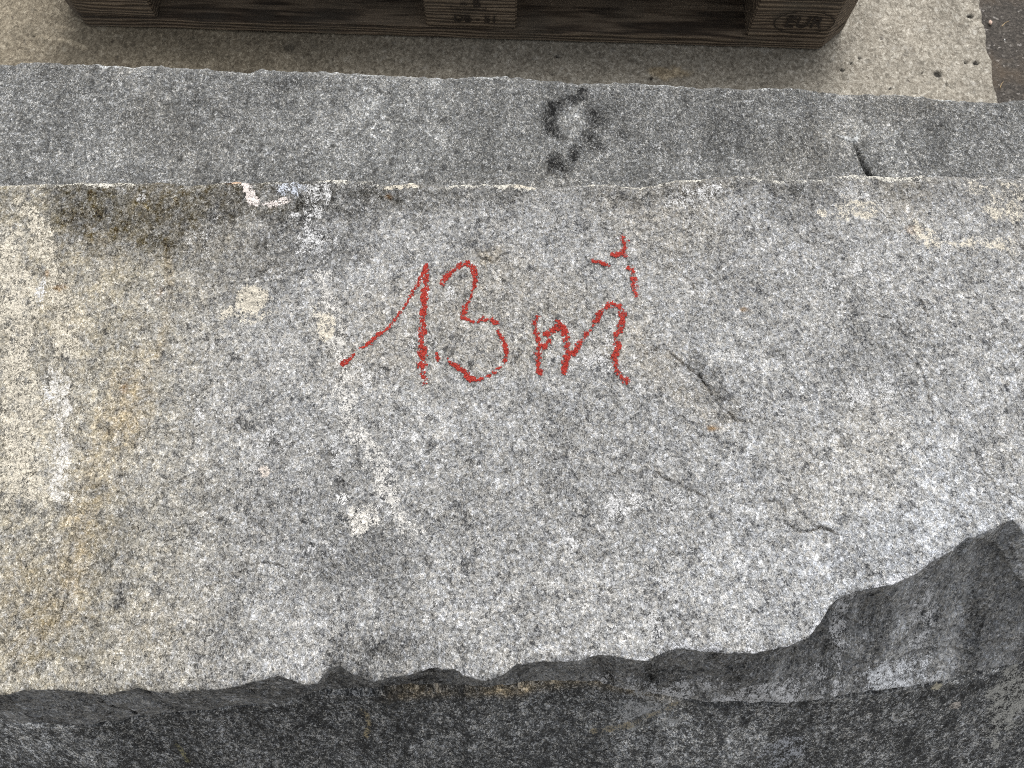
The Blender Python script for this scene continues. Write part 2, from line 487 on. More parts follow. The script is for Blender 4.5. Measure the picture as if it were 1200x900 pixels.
    addv(.36 * sstep(.35, .6, fbm(x * 1.3, y * .7, 0, 30, 3, 141)) , (0.66, 0.66, 0.66))
    # freshly bruised rim along back edge and front edge
    rim = sstep(0.0075, 0.001, dist + 0.006 * fbm(x, y, 0, 35, 4, 151) - .002 * vn(x * 11, 0 * x, 0, 152)) * np.clip(.65 + .7 * vn(x * 25, 0 * x, 0, 15), 0, 1)
    addv(.60 * rim * top, (0.66, 0.64, 0.57))
    fd = y - main_front(x)
    rim2 = sstep(0.006, 0.0, fd + .005 * fbm(x, y, 0, 60, 3, 161)) * np.clip(.2 + .9 * vn(x * 18, 0 * x, 0, 16), 0, 1) * sstep(-.2, 0.0, x)
    addv(.6 * rim2 * top, (0.72, 0.73, 0.76))
    # broken front face: dark fresh schist plus shade painted into the tint, streaks running down
    ff = part == 2
    if ff.any():
        X, Y, Z = x[ff], y[ff], z[ff]
        st = fbm(X * 1.0 + .15 * Z, Z * 0.12, 0, 55, 4, 171, .6)
        base = 0.66 + 0.16 * sstep(.15, .3, X) + 0.75 * st + .14 * fbm(X, Y, Z, 14, 3, 173)
        lw = sstep(.09, .0, Z - ZM) * sstep(0.05, .2, X)
        base = base + .14 * lw * (1 + fbm(X, Z, 0, 20, 3, 175))  # overhang shade painted in: foot of the face lighter than its top
        sx = float(at(1131, 633, ZT)[0]); sl = float(at(1215, 700, .34)[0])
        spur = sstep(0, .006, X - np.interp(Z, [.34, ZT], [sl, sx]) + .004 * fbm(X, Z, 0, 40, 3, 176)) * (Z > .33)
        base = base + .12 * spur
        t = np.stack([base * .98, base, base * 1.03], 1)
        tint[ff] = t
        v = np.zeros(len(X))
        c = np.tile(np.array((0.72, 0.73, 0.75)), (len(X), 1))
        s1 = sstep(.075, .004, (Z - ZM) + .045 * fbm(X, Z, 0, 40, 3, 181)) * sstep(float(at(660, 800, ZM)[0]), float(at(760, 800, ZM)[0]), X) * sstep(float(at(1010, 800, ZM)[0]), float(at(890, 800, ZM)[0]), X)
        v = np.maximum(v, .58 * s1)
        cx0 = float(at(1040, 780, ZM)[0])
        s2 = sstep(1.2, .6, np.sqrt(((X - cx0) / .040) ** 2 + ((Z - ZM - .004) / .040) ** 2) + .5 * fbm(X, Z, 0, 60, 4, 183))
        v = np.maximum(v, .60 * s2); c[s2 > .3] = (.85, .88, .92)
        s3 = sstep(1.1, .3, np.abs(X - np.interp(Z, [ZM, ZT], [float(at(975, 800, ZM)[0]), float(at(1000, 700, ZT)[0])])) / .008 + 1.1 * fbm(X, Z, 0, 45, 3, 185))
        v = np.maximum(v, .5 * s3)
        s4 = sstep(1.1, .3, np.abs(X - np.interp(Z, [ZM, ZT], [float(at(1085, 800, ZM)[0]), float(at(1092, 660, ZT)[0])])) / .012 + 1.3 * fbm(X, Z, 0, 40, 3, 186))
        v = np.maximum(v, .36 * s4)
        v = np.maximum(v, .5 * sstep(.3, .6, fbm(X, Z * .4, 0, 34, 4, 187)) * sstep(.07, .0, Z - ZM) * (X > 0.1))
        xc = float(at(148, 828, .3)[0])
        dcr = np.abs(X - xc - .004 * fbm(0 * X, Z, 0, 40, 3, 189))
        tint[ff] *= (1 - .85 * np.exp(-(dcr / .0022) ** 2))[:, None]
        V[ff] = v; vc[ff] = c
    bk = part == 3
    tint[bk] *= 0.7
    vein[:, :3] = vc
    vein[:, 3] = np.clip(V, 0, 1)
    tint4 = np.ones((n, 4)); tint4[:, :3] = np.clip(tint, 0.02, 2.2)
    return tint4, vein

def saw(v):
    return v - np.floor(v)

def build_main():
    xs = xs_range(-0.66, 0.68, 0.475, 0.0011, 0.006)
    yb, yf = main_back(xs), main_front(xs)
    # jagged overhang knocks the base back in some places
    base = np.minimum(main_base(xs), yf - 0.002)
    N = 400
    rows, part = [], []
    for i in range(N + 1):
        v = i / N
        y = yb + (yf - yb) * v
        h = main_height(xs, y)
        db, df = (yb - y), (y - yf)
        rb = 0.0032 + 0.002 * vn(xs * 30, 0 * xs, 0, 201)
        rf = 0.0012 + 0.0010 * vn(xs * 40, 0 * xs, 0, 203)
        z = ZT + h - rb * np.clip(1 - db / 0.010, 0, 1) ** 2 - rf * np.clip(1 - df / 0.005, 0, 1) ** 2
        rows.append((y, z)); part.append(1)
    zf = rows[-1][1]
    # broken front face, facetted
    M = 110
    rows.append((yf - .00005, zf - .0001)); part.append(2)
    for i in range(1, M + 1):
        t = i / M
        z = zf + (ZM - zf) * t
        bul = min(1.0, t / .92) ** np.interp(xs, [-.1, .12, .25], [.9, 1.1, 1.4])
        und = .010 * sstep(.92, 1.0, t)
        y = yf + (base - yf) * bul
        env = math.sin(math.pi * min(1, t * 1.0)) ** .6 if 0 < t < 1 else 0
        fac = fbm(xs, z, 0, 16, 3, 211)
        ridg = 1 - np.abs(fbm(xs + .3 * (z - ZM), z * .6, 0, 22, 3, 213))
        y = y + env * (0.009 * fac - 0.010 * (ridg - .7) + .0012 * np.abs(fbm(xs * .5, z, 0, 60, 3, 217)) * 2
                     + .0045 * saw(z * 34 + xs * 5 + 1.6 * fbm(xs, z, 0, 9, 3, 218)) * sstep(-.1, .3, fbm(xs, z, 0, 8, 2, 219) + .25)
                     + .0022 * saw(xs * 42 + 3.0 * fbm(xs, z * .4, 0, 16, 3, 220)) + 0.0016 * fbm(xs, z, 0, 90, 3, 215, .6))
        xc = float(at(148, 828, .3)[0])
        y = y + env * 0.004 * np.exp(-((xs - xc - .004 * fbm(0 * xs, z, 0, 40, 3, 189)) / .0015) ** 2)
        sx = float(at(1131, 633, ZT)[0]); sl = float(at(1215, 700, .34)[0])
        dd = xs - np.interp(z, [.34, ZT], [sl, sx]) if False else xs - (sx + (ZT - z) / (ZT - .34) * (sl - sx))
        y = y - env * .012 * sstep(0, .012, dd) * sstep(.30, .36, z)
        y = y + und
        rows.append((y, z)); part.append(2)
    z_b = np.full(xs.shape, ZM)
    for t in (0.2, 0.5, 0.8):
        rows.append((base + .012 + (yb - .024 - base) * t, z_b)); part.append(3)
    for i in range(0, 14):
        t = i / 14
        z = ZM + (rows[0][1] - ZM) * t
        rows.append((yb - 0.012 * (1 - t) + .004 * fbm(xs, z, 0, 40, 3, 221) * math.sin(math.pi * t), z)); part.append(3)
    co, q, idx = sweep(xs, rows)
    n = len(xs)
    me = grid_mesh('stone_slab', co.reshape(-1, 3), q)
    P = np.repeat(np.array(part), n)
    c = co.reshape(-1, 3)
    tint, vein = main_tint(c[:, 0], c[:, 1], c[:, 2], P)
    set_attr(me, 'tint', tint); set_attr(me, 'vein', vein)
    return me, idx

STOPS_MAIN = [(0.04, (0.046, 0.047, 0.049)), (0.20, (0.115, 0.115, 0.115)), (0.38, (0.240, 0.239, 0.232)), (0.60, (0.358, 0.356, 0.345)), (0.80, (0.50, 0.50, 0.492)), (0.98, (0.78, 0.785, 0.79))]
STOPS_BACK = [(0.08, (0.038, 0.038, 0.037)), (0.30, (0.080, 0.081, 0.079)), (0.52, (0.150, 0.152, 0.148)), (0.74, (0.27, 0.272, 0.264)), (0.96, (0.66, 0.66, 0.65))]
STOPS_DARK_SHADE = [(0.08, (0.022, 0.022, 0.023)), (0.32, (0.050, 0.052, 0.053)), (0.50, (0.098, 0.101, 0.102)), (0.66, (0.18, 0.184, 0.184)), (0.80, (0.36, 0.366, 0.366)), (0.94, (0.62, 0.625, 0.62))]  # darker stone, with shade of the sloping face put into its colour
m_main = granite('pale_gneiss', 580, stops=STOPS_MAIN, clump=.5, patch=.40, bump=1.0, stretch=(1.0, 0.8, 0.28), contrast=1.12)
m_back = granite('blue_grey_gneiss', 640, stops=STOPS_BACK, contrast=1.15, clump=.35, patch=.45, bump=.7, stretch=(1.0, 0.8, 1.0))
m_dark = granite('dark_shaded_gneiss', 430, stops=STOPS_DARK_SHADE, contrast=1.3, clump=.7, patch=.75, bump=1.0, stretch=(1.15, .8, .8), rot=(0, 0, .5))

me, idx = build_main()
add_caps(me, idx)
slab = new_obj('stone_block', me, m_main)
tag(slab, 'large pale grey stone block on top with red crayon writing and broken front edge', 'stone block', 'rough stone blocks stacked on the ground')

# ------------------------------------------------------------------ back slab
def build_back():
    xs = xs_range(-0.78, 0.80, 0.60, 0.0016, 0.008)
    yb = back_back(xs)
    yf = np.full(xs.shape, 0.30) + .004 * fbm(xs, 0 * xs, 0, 20, 3, 301)
    rows, part = [], []
    N = 230
    for i in range(N + 1):
        v = i / N
        y = yb + (yf - yb) * v
        h = 0.0022 * fbm(xs, y, 0, 9, 3, 311) + 0.0010 * fbm(xs, y, 0, 60, 4, 313, .6)
        db = yb - y
        z = ZM - 0.0045 + h - (0.004 + .003 * vn(xs * 22, 0 * xs, 0, 315)) * np.clip(1 - db / .010, 0, 1) ** 2
        # split running forward at the right
        P = [tuple(float(c) for c in at(px, py, ZM)) for px, py in [(1003, 162), (1008, 178), (1013, 190), (1022, 203)]]
        d, s, t = seg_dist(xs + .001 * fbm(xs, y, 0, 90, 2, 4), y, P)
        z = z - 0.008 * np.exp(-(d / (.0004 + .0014 * t)) ** 2) + .0008 * s * sstep(.03, 0, d)
        P = [tuple(float(c) for c in at(px, py, ZM)) for px, py in [(990, 160), (1004, 163), (1010, 156)]]
        d, s, t = seg_dist(xs, y, P)
        z = z + .0004 * s * sstep(.02, 0, d)
        z = np.minimum(z, ZM - 0.001)
        rows.append((y, z)); part.append(1)
    for i in range(1, 8):
        rows.append((yf, rows[N][1] * (1 - i / 8) + 0.001 * i / 8)); part.append(3)
    for t in (0, .5, 1):
        rows.append((yf + (yb - yf) * t, np.full(xs.shape, 0.0))); part.append(3)
    for i in range(1, 16):
        t = i / 16
        z = rows[0][1] * t
        rows.append((yb + .006 * fbm(xs, z, 0, 30, 3, 321) * math.sin(math.pi * t), z)); part.append(3)
    co, q, idx = sweep(xs, rows)
    c = co.reshape(-1, 3); n = len(c); x, y, z = c.T
    me = grid_mesh('stone_slab_back', c, q)
    tint = np.ones((n, 3)) * (1 + .40 * fbm(x, y, 0, 7, 4, 331) + .30 * fbm(x * 1.2, y * .7, 0, 28, 4, 333))[:, None]
    B = lambda *a, **k: blob(x, y, *a, z=ZM, **k)
    for i, (px, py, rx, ry, ro, a) in enumerate([(683, 105, 8, 9, 0, .85), (671, 113, 9, 6, 10, .8), (652, 120, 10, 8, 0, .8), (645, 130, 9, 10, 0, .8), (644, 143, 8, 12, 0, .8), (655, 156, 8, 6, -30, .8), (648, 150, 7, 7, 0, .6), (692, 130, 7, 15, 0, .6), (703, 138, 12, 14, 0, .5),
            (690, 157, 9, 7, 0, .75), (698, 166, 10, 9, 0, .6), (677, 173, 8, 7, 0, .8), (672, 184, 8, 8, 0, .8), (650, 181, 8, 9, 0, .75), (650, 191, 8, 8, 0, .75), (661, 195, 8, 9, 0, .75), (730, 153, 9, 8, 0, .5), (715, 130, 16, 26, 0, .25), (522, 140, 8, 9, 0, .4), (345, 95, 30, 12, 0, .35), (230, 115, 22, 12, -20, .3), (255, 130, 18, 8, 0, .3),
            (285, 150, 10, 8, 0, .3), (590, 180, 30, 20, 0, .15), (1090, 190, 14, 9, 0, .35), (240, 165, 20, 10, 0, .15), (80, 140, 90, 60, 0, .10), (900, 150, 60, 40, 0, .12)]):
        tint = tint * (1 - a * B(px, py, rx * (1.2 if i < 18 else 1), ry * (1.2 if i < 18 else 1), seed=120 + i, rot=ro, wob=.7 if i < 18 else .55, soft=.7 if i < 18 else .45) * (1.05 if i < 18 else 1))[:, None]
    for i, (px, py, rx, ry, ro, a) in enumerate([(215, 110, 8, 6, 0, .3), (235, 185, 40, 22, 0, .22), (340, 160, 60, 30, 0, .12), (915, 130, 28, 10, 0, .35), (985, 155, 26, 12, 0, .35), (995, 140, 40, 8, -20, .25), (500, 165, 80, 30, 0, .12), (530, 120, 14, 20, 0, .2),
            (1030, 155, 30, 5, 0, .3), (870, 115, 12, 2, 0, .6), (674, 140, 14, 24, 0, .15), (500, 95, 14, 5, 0, .3), (670, 138, 12, 20, 0, .3), (420, 130, 60, 30, 10, .2), (800, 185, 50, 14, 0, .2)]):
        tint = tint * (1 + a * B(px, py, rx, ry, seed=160 + i, rot=ro, wob=.8, soft=.6))[:, None]
    warm = sstep(.0, .5, fbm(x, y, 0, 6, 3, 335)) * .5
    tint = tint * lerp(np.ones((n, 3)), warm, (1.05, .99, .90))
    for pts, wd in (([(1004, 163), (1008, 178), (1013, 190), (1022, 202), (1040, 206)], .0016),):
        P = [tuple(float(cc) for cc in at(px, py, ZM)) for px, py in pts]
        d, s, t = seg_dist(x + .001 * fbm(x, y, 0, 90, 2, 4), y, P)
        tint *= (1 - .8 * np.exp(-(d / (.0004 + wd * t * 1.4)) ** 2))[:, None]
    V = np.zeros(n)
    rim = sstep(.0055, .001, back_back(x) - y + .005 * fbm(x, y, 0, 40, 3, 341)) * np.clip(.55 + .8 * vn(x * 16, 0 * x, 0, 343), 0, 1)
    V = np.maximum(V, .62 * rim)
    P = [tuple(float(cc) for cc in at(px, py, ZM)) for px, py in [(985, 156), (1004, 162), (1010, 152)]]
    d, s, t = seg_dist(x, y, P)
    V = np.maximum(V, .55 * sstep(1, .3, d / .004 + .5 * fbm(x, y, 0, 80, 3, 9)))
    vein = np.ones((n, 4)); vein[:, :3] = (.62, .64, .64); vein[:, 3] = V
    t4 = np.ones((n, 4)); t4[:, :3] = np.clip(tint, .02, 2)
    set_attr(me, 'tint', t4); set_attr(me, 'vein', vein)
    return me, idx
me, idx = build_back()
add_caps(me, idx)
o = new_obj('stone_block', me, m_back)
tag(o, 'blue grey stone block with a dark ring stain, lying behind the block with red writing', 'stone block', 'rough stone blocks stacked on the ground')

# ------------------------------------------------------------------ lower front slab
def build_lower():
    xs = xs_range(-0.74, 0.76, 0.56, 0.0013, 0.008)
    lip = curve(MAIN_BASE, ZM, 7, 0.0)(xs) + .0012 * fbm(xs, 0 * xs, 0, 30, 2, 399) - 0.002 - 0.003 * np.clip(fbm(xs, 0 * xs, 0, 14, 3, 401) + .2, 0, 1)
    lx = lambda p: float(at(p, 800, ZM)[0])
    lip = lip - np.interp(xs, [lx(380), lx(430), lx(540), lx(600)], [0, .006, .006, 0])
    yb = np.full(xs.shape, 0.285)
    ztop = lambda x, y: ZM - 0.0015 + np.minimum(0, .0008 * fbm(x, y, 0, 30, 3, 403) - .0008)
    rows, part = [], []
    for i in range(10):
        y = yb + (lip + .02 - yb) * (i / 10)
        rows.append((y, ztop(xs, y))); part.append(3)
    for i in range(14):
        y = lip + .02 * (1 - i / 14)
        rows.append((y, ztop(xs, y) - .0015 * (i / 14) ** 2)); part.append(3)
    z0 = rows[-1][1]
    M = 190
    for i in range(M + 1):
        t = i / M
        y = lip - 0.17 * t
        drop = 0.215 * (t ** 0.93)
        z = z0 - drop
        env = min(1, t * 8)
        n1 = fbm(xs, y, 0, 9, 3, 411); n2 = fbm(xs, y, z, 28, 3, 413); n3 = fbm(xs, y, z, 100, 3, 415, .6)
        a = env * (0.012 * n1 + .006 * n2 + .0018 * n3 - .006 * np.abs(fbm(xs, y, z, 13, 3, 417)))
        # hollow running down from the lip near the middle right
        P = [tuple(float(c) for c in at(px, py, .22)) for px, py in [(790, 822), (770, 845), (735, 862), (712, 880), (705, 920)]]
        d, s, tt = seg_dist(xs, y, P)
        a = a - env * .008 * np.exp(-(d / .006) ** 2)
        a = a + env * .006 * sstep(.05, 0, d) * s
        P = [tuple(float(c) for c in at(px, py, .22)) for px, py in [(150, 838), (155, 855), (175, 880), (190, 905)]]
        d, s, tt = seg_dist(xs, y, P)
        a = a + env * .005 * sstep(.06, 0, d) * s * sstep(0, .2, tt)
        rows.append((y + a * .6, z + a * .7)); part.append(2)
    yl, zl = rows[-1]
    for i in range(1, 5):
        rows.append((yl + .004 * i, zl * (1 - i / 5))); part.append(3)
    for t in (0, .5, 1):
        rows.append((yl + .02 + (yb - yl - .02) * t, np.full(xs.shape, 0.0))); part.append(3)
    for i in range(1, 8):
        rows.append((yb, rows[0][1] * i / 8)); part.append(3)
    co, q, idx = sweep(xs, rows)
    c = co.reshape(-1, 3); n = len(c); x, y, z = c.T
    me = grid_mesh('stone_slab_low', c, q)
    tint = np.ones((n, 3)) * (1 + .22 * fbm(x, y, 0, 8, 4, 421) + .22 * fbm(x, y, 0, 30, 4, 423))[:, None]
    P_ = lambda pts, zz=.22: [tuple(float(cc) for cc in at(px, py, zz)) for px, py in pts]
    def B(px, py, rx, ry, zz=.21, **k): return blob(x, y, px, py, rx, ry, z=zz, **k)
    V = np.zeros(n); vc = np.tile(np.array((.40, .41, .40)), (n, 1))
    def addv(m_, col):
        nonlocal V
        k = m_ > V; vc[k] = col; V = np.maximum(V, m_)
    lichen_patch = B(20, 870, 70, 35, seed=201, wob=.8, soft=.7)  # pale lichen at the left end
    tint = tint * (1 + .9 * lichen_patch)[:, None]
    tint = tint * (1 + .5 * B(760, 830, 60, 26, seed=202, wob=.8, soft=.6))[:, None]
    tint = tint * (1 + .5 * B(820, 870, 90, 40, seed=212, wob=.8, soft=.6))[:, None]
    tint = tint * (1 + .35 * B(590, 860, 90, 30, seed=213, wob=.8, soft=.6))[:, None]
    addv(.60 * B(1192, 825, 24, 46, seed=203, wob=.8, rot=20), (.50, .50, .47))
    addv(.8 * B(1099, 804, 6, 5, seed=204, zz=.245), (.62, .58, .46))
    addv(.7 * B(1135, 829, 8, 5, seed=205, zz=.23), (.60, .55, .50))
    addv(.40 * B(748, 828, 34, 16, seed=206, zz=.235, wob=.9), (.46, .47, .48))
    addv(.36 * B(765, 880, 14, 20, seed=207, zz=.2, wob=.9), (.46, .47, .48))
    addv(.34 * B(925, 885, 24, 14, seed=208, zz=.2, wob=.9), (.46, .48, .52))
    for i, (pts, wd, a, col) in enumerate([([(148, 838), (152, 855), (162, 866)], 3, .6, (.42, .42, .40)), ([(425, 835), (430, 850), (420, 868)], 4, .5, (.40, .34, .22)),
            ([(194, 878), (196, 900)], 4, .45, (.30, .28, .16)), ([(700, 865), (730, 858), (748, 848), (770, 835), (790, 824)], 4, .42, (.40, .35, .25)), ([(740, 862), (760, 850), (800, 846)], 2.5, .3, (.44, .45, .45))]):
        d, s, t = seg_dist(x + .003 * fbm(x, y, 0, 60, 2, 77), y, P_(pts, .225))
        k = (CAM_H - .225) / .95 / F
        addv(a * sstep(1.4, .4, d / (wd * k) + .5 * fbm(x, y, 0, 70, 3, 430 + i)), col)
    # ochre-stained lip
    ld = np.interp(x, xs, lip) - y
    och = sstep(.010, .001, ld + .006 * fbm(x, y, 0, 30, 3, 441)) * np.clip(fbm(x, y, 0, 12, 2, 443) + .35, 0, 1) * sstep(lx(380), lx(460), x) * sstep(lx(860), lx(740), x)
    tint = tint * lerp(np.ones((n, 3)), och, (1.9, 1.5, 0.95))
    lip2 = sstep(.006, .0, ld + .006 * fbm(x, y, 0, 40, 3, 445)) * np.clip(.5 + fbm(x, 0 * y, 0, 9, 2, 447) * 1.5, 0, 1)
    tint = tint * (1 + .8 * lip2)[:, None]
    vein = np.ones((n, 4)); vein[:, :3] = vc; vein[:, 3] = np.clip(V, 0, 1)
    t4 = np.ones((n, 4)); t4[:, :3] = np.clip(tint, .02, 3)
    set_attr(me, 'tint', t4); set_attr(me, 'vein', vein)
    return me, idx
me, idx = build_lower()
add_caps(me, idx)
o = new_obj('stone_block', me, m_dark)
tag(o, 'dark grey veined stone block under the front edge of the block with red writing', 'stone block', 'rough stone blocks stacked on the ground')

# ------------------------------------------------------------------ red crayon writing on the top slab
STROKES = [  # photo units; (points, width px)
    ([(403, 428), (412, 421), (424, 410), (436, 403), (442, 395), (452, 388), (462, 376), (470, 365), (478, 352), (486, 338), (492, 328), (498, 315), (500, 311)], 5.4),
    ([(499, 311), (499, 330), (497, 352), (496, 378), (495, 400), (495, 420), (494, 434), (497, 448)], 8.0),
    ([(519, 333), (522, 325), (532, 318), (541, 311), (546, 307), (550, 312), (555, 315), (557, 330), (553, 345), (547, 356), (543, 366)], 5.6),
    ([(543, 362), (541, 372), (549, 375), (557, 378), (566, 375), (575, 374), (581, 379)], 6.4),
    ([(584, 388), (589, 397), (592, 408), (594, 418), (590, 427), (582, 434), (571, 440), (560, 445), (551, 443), (543, 435), (537, 430), (530, 427), (525, 421)], 5.8),
    ([(512, 415), (513, 421)], 4.5),
    ([(629, 371), (627, 382), (628, 392), (632, 402), (630, 415), (630, 425), (632, 437)], 6.4),
    ([(631, 420), (636, 410), (643, 401)], 6), ([(640, 392), (648, 387), (656, 380)], 6),
    ([(655, 378), (662, 390), (664, 402), (665, 415), (663, 424), (661, 438)], 7.2),
    ([(665, 418), (674, 412), (681, 400), (690, 389)], 6.2),
    ([(696, 380), (701, 371), (707, 362), (716, 357), (725, 359), (729, 368), (728, 380), (723, 392), (722, 402)], 6.6),
    ([(722, 402), (723, 412), (721, 420), (721, 432), (727, 441), (733, 447)], 7.4),
    ([(694, 307), (703, 309), (712, 312)], 4.6),
    ([(717, 299), (726, 299), (731, 292), (729, 279)], 6.4), ([(731, 286), (736, 283)], 4), ([(731, 292), (733, 300)], 5),
    ([(736, 314), (742, 316), (742, 326), (744, 337), (745, 347)], 7.4),
]
def build_writing():
    cell = 0.00036
    allc, allq, base = [], [], 0
    for si, (pts, wpx) in enumerate(STROKES):
        P = [tuple(float(c) for c in at(px, py, ZT)) for px, py in pts]
        k = 1 / 1.42e3 * 0.60 * wpx
        X0, X1 = min(p[0] for p in P) - 2 * k, max(p[0] for p in P) + 2 * k
        Y0, Y1 = min(p[1] for p in P) - 2 * k, max(p[1] for p in P) + 2 * k
        gx = np.arange(math.floor(X0 / cell), math.ceil(X1 / cell)) * cell
        gy = np.arange(math.floor(Y0 / cell), math.ceil(Y1 / cell)) * cell
        GX, GY = np.meshgrid(gx, gy, indexing='ij')
        d, s, t = seg_dist(GX, GY, P)
        # wax only takes on the high grains
        g = fbm(GX, GY, 0, 480, 4, 501, .75)
        g2 = fbm(GX, GY, 0, 130, 3, 503, .6)
        wob = 0.35 * g2 + .45 * g
        cover = (1 - d / (k * (1 + .30 * vn(t * 9 + si * 5, 0 * t, 0, 505))) + wob) * 1.1
        keep = (cover > 0) & (g * 1.3 + .35 * g2 + .95 * np.clip(cover, 0, .75) > 0.37 + .16 * vn(t * 14 + si * 3, 0 * t, 0, 507))
        keep &= vn(GX * 1500, GY * 1500, 1.5, 509) > -.52 + .35 * vn(GX * 180, GY * 180, 2.5, 511)
        i, j = np.nonzero(keep[:-1, :-1])
        nx, ny = GX.shape
        used = np.zeros((nx, ny), bool)
        for a, b in ((0, 0), (1, 0), (1, 1), (0, 1)): used[i + a, j + b] = True
        ids = np.full((nx, ny), -1); ids[used] = np.arange(used.sum()) + base
        ux, uy = GX[used], GY[used]
        jx = .35 * cell * vn(ux * 3000, uy * 3000, 0, 7); jy = .35 * cell * vn(ux * 3000, uy * 3000, 5.5, 8)
        ux, uy = ux + jx, uy + jy
        uz = ZT + main_height(ux, uy) + 0.00035 + 0.00006 * si
        allc.append(np.stack([ux, uy, uz], 1))
        allq.append(np.stack([ids[i, j], ids[i + 1, j], ids[i + 1, j + 1], ids[i, j + 1]], 1))
        base += int(used.sum())
    return grid_mesh('crayon_writing', np.concatenate(allc), np.concatenate(allq))
m = NB('red_wax_crayon')
v = m.coord()
c = m.ramp(m.noise(v, 900, 3, .7), [(0.36, (0.17, 0.014, 0.011)), (0.5, (0.32, 0.028, 0.020)), (0.64, (0.46, 0.075, 0.055))])
m.l(c, m.b.inputs['Base Color']); m.b.inputs['Roughness'].default_value = .75
m.b.inputs['Specular IOR Level'].default_value = .08
bp = m.n('Bump'); bp.inputs['Strength'].default_value = .7; bp.inputs['Distance'].default_value = .001
m.l(m.noise(v, 500, 3, .6), bp.inputs['Height']); m.l(bp.outputs[0], m.b.inputs['Normal'])
new_obj('crayon_writing', build_writing(), m.m, slab)

# ------------------------------------------------------------------ ground: asphalt sheet and concrete pavement
def asphalt_mat():
    m = NB('old_asphalt')
    v = m.coord(warp=.004, wscale=150)
    v0 = m.coord()
    r = m.sep(m.voro(v, 260), 0)
    c = m.ramp(r, [(0, (.034, .029, .024)), (.6, (.062, .053, .044)), (.95, (.10, .088, .075)), (.99, (.26, .24, .22))])
    c = m.mix(m.ramp(m.noise(v0, 9, 5, .6), [(.45, 0.0), (.65, .8)]), c, (.115, .082, .052))
    c = m.mix(m.ramp(m.noise(v0, 420, 2), [(.68, 0.0), (.74, .9)]), c, (.28, .25, .21))
    m.l(c, m.b.inputs['Base Color']); m.b.inputs['Roughness'].default_value = .9
    bp = m.n('Bump'); bp.inputs['Strength'].default_value = .9; bp.inputs['Distance'].default_value = .003
    m.l(m.math('ADD', m.noise(v0, 220, 4), r), bp.inputs['Height']); m.l(bp.outputs[0], m.b.inputs['Normal'])
    return m.m
def concrete_mat():
    m = NB('worn_concrete')
    v = m.coord((1, .8, 1), warp=.012, wscale=90)
    v0 = m.coord((1, .85, 1))
    n1 = m.noise(v, 210, 6, .75)
    n2 = m.noise(v0, 14, 5, .6)
    n3 = m.noise(v, 110, 5, .7)
    # sand and aggregate showing more toward the right
    c = m.ramp(n1, [(.36, (.14, .12, .094)), (.45, (.245, .22, .178)), (.55, (.36, .33, .275)), (.66, (.58, .55, .48))])
    c = m.mix(m.ramp(n3, [(.53, 0.0), (.62, .8)]), c, (.14, .126, .10))
    c = m.mix(m.ramp(m.noise(v, 60, 5, .7), [(.58, 0.0), (.70, .6)]), c, (.56, .54, .49))
    c = m.mix(1.0, c, m.ramp(n2, [(.3, .78), (.7, 1.15)]), 'MULTIPLY')
    vv = m.voro(v, 38, 'F1', 'Distance')
    pit = m.ramp(vv, [(.05, 1.0), (.12, 0.0)])
    c = m.mix(m.math('MULTIPLY', pit, .6), c, (.06, .05, .045))
    t = m.n('Attribute', attribute_name='tint')
    c = m.mix(1.0, c, t.outputs['Color'], 'MULTIPLY')
    m.l(c, m.b.inputs['Base Color']); m.b.inputs['Roughness'].default_value = .9
    bp = m.n('Bump'); bp.inputs['Strength'].default_value = .7; bp.inputs['Distance'].default_value = .0025
    m.l(m.math('ADD', m.math('ADD', n1, m.math('MULTIPLY', n3, .8)), m.math('MULTIPLY', pit, -.8)), bp.inputs['Height'])
    m.l(bp.outputs[0], m.b.inputs['Normal'])
    return m.m

bm = bmesh.new()
bmesh.ops.create_grid(bm, x_segments=60, y_segments=60, size=60)
for v_ in bm.verts: v_.co.z = -0.012
me = bpy.data.meshes.new('ground'); bm.to_mesh(me); bm.free()
tag(new_obj('ground', me, asphalt_mat()), kind='structure')

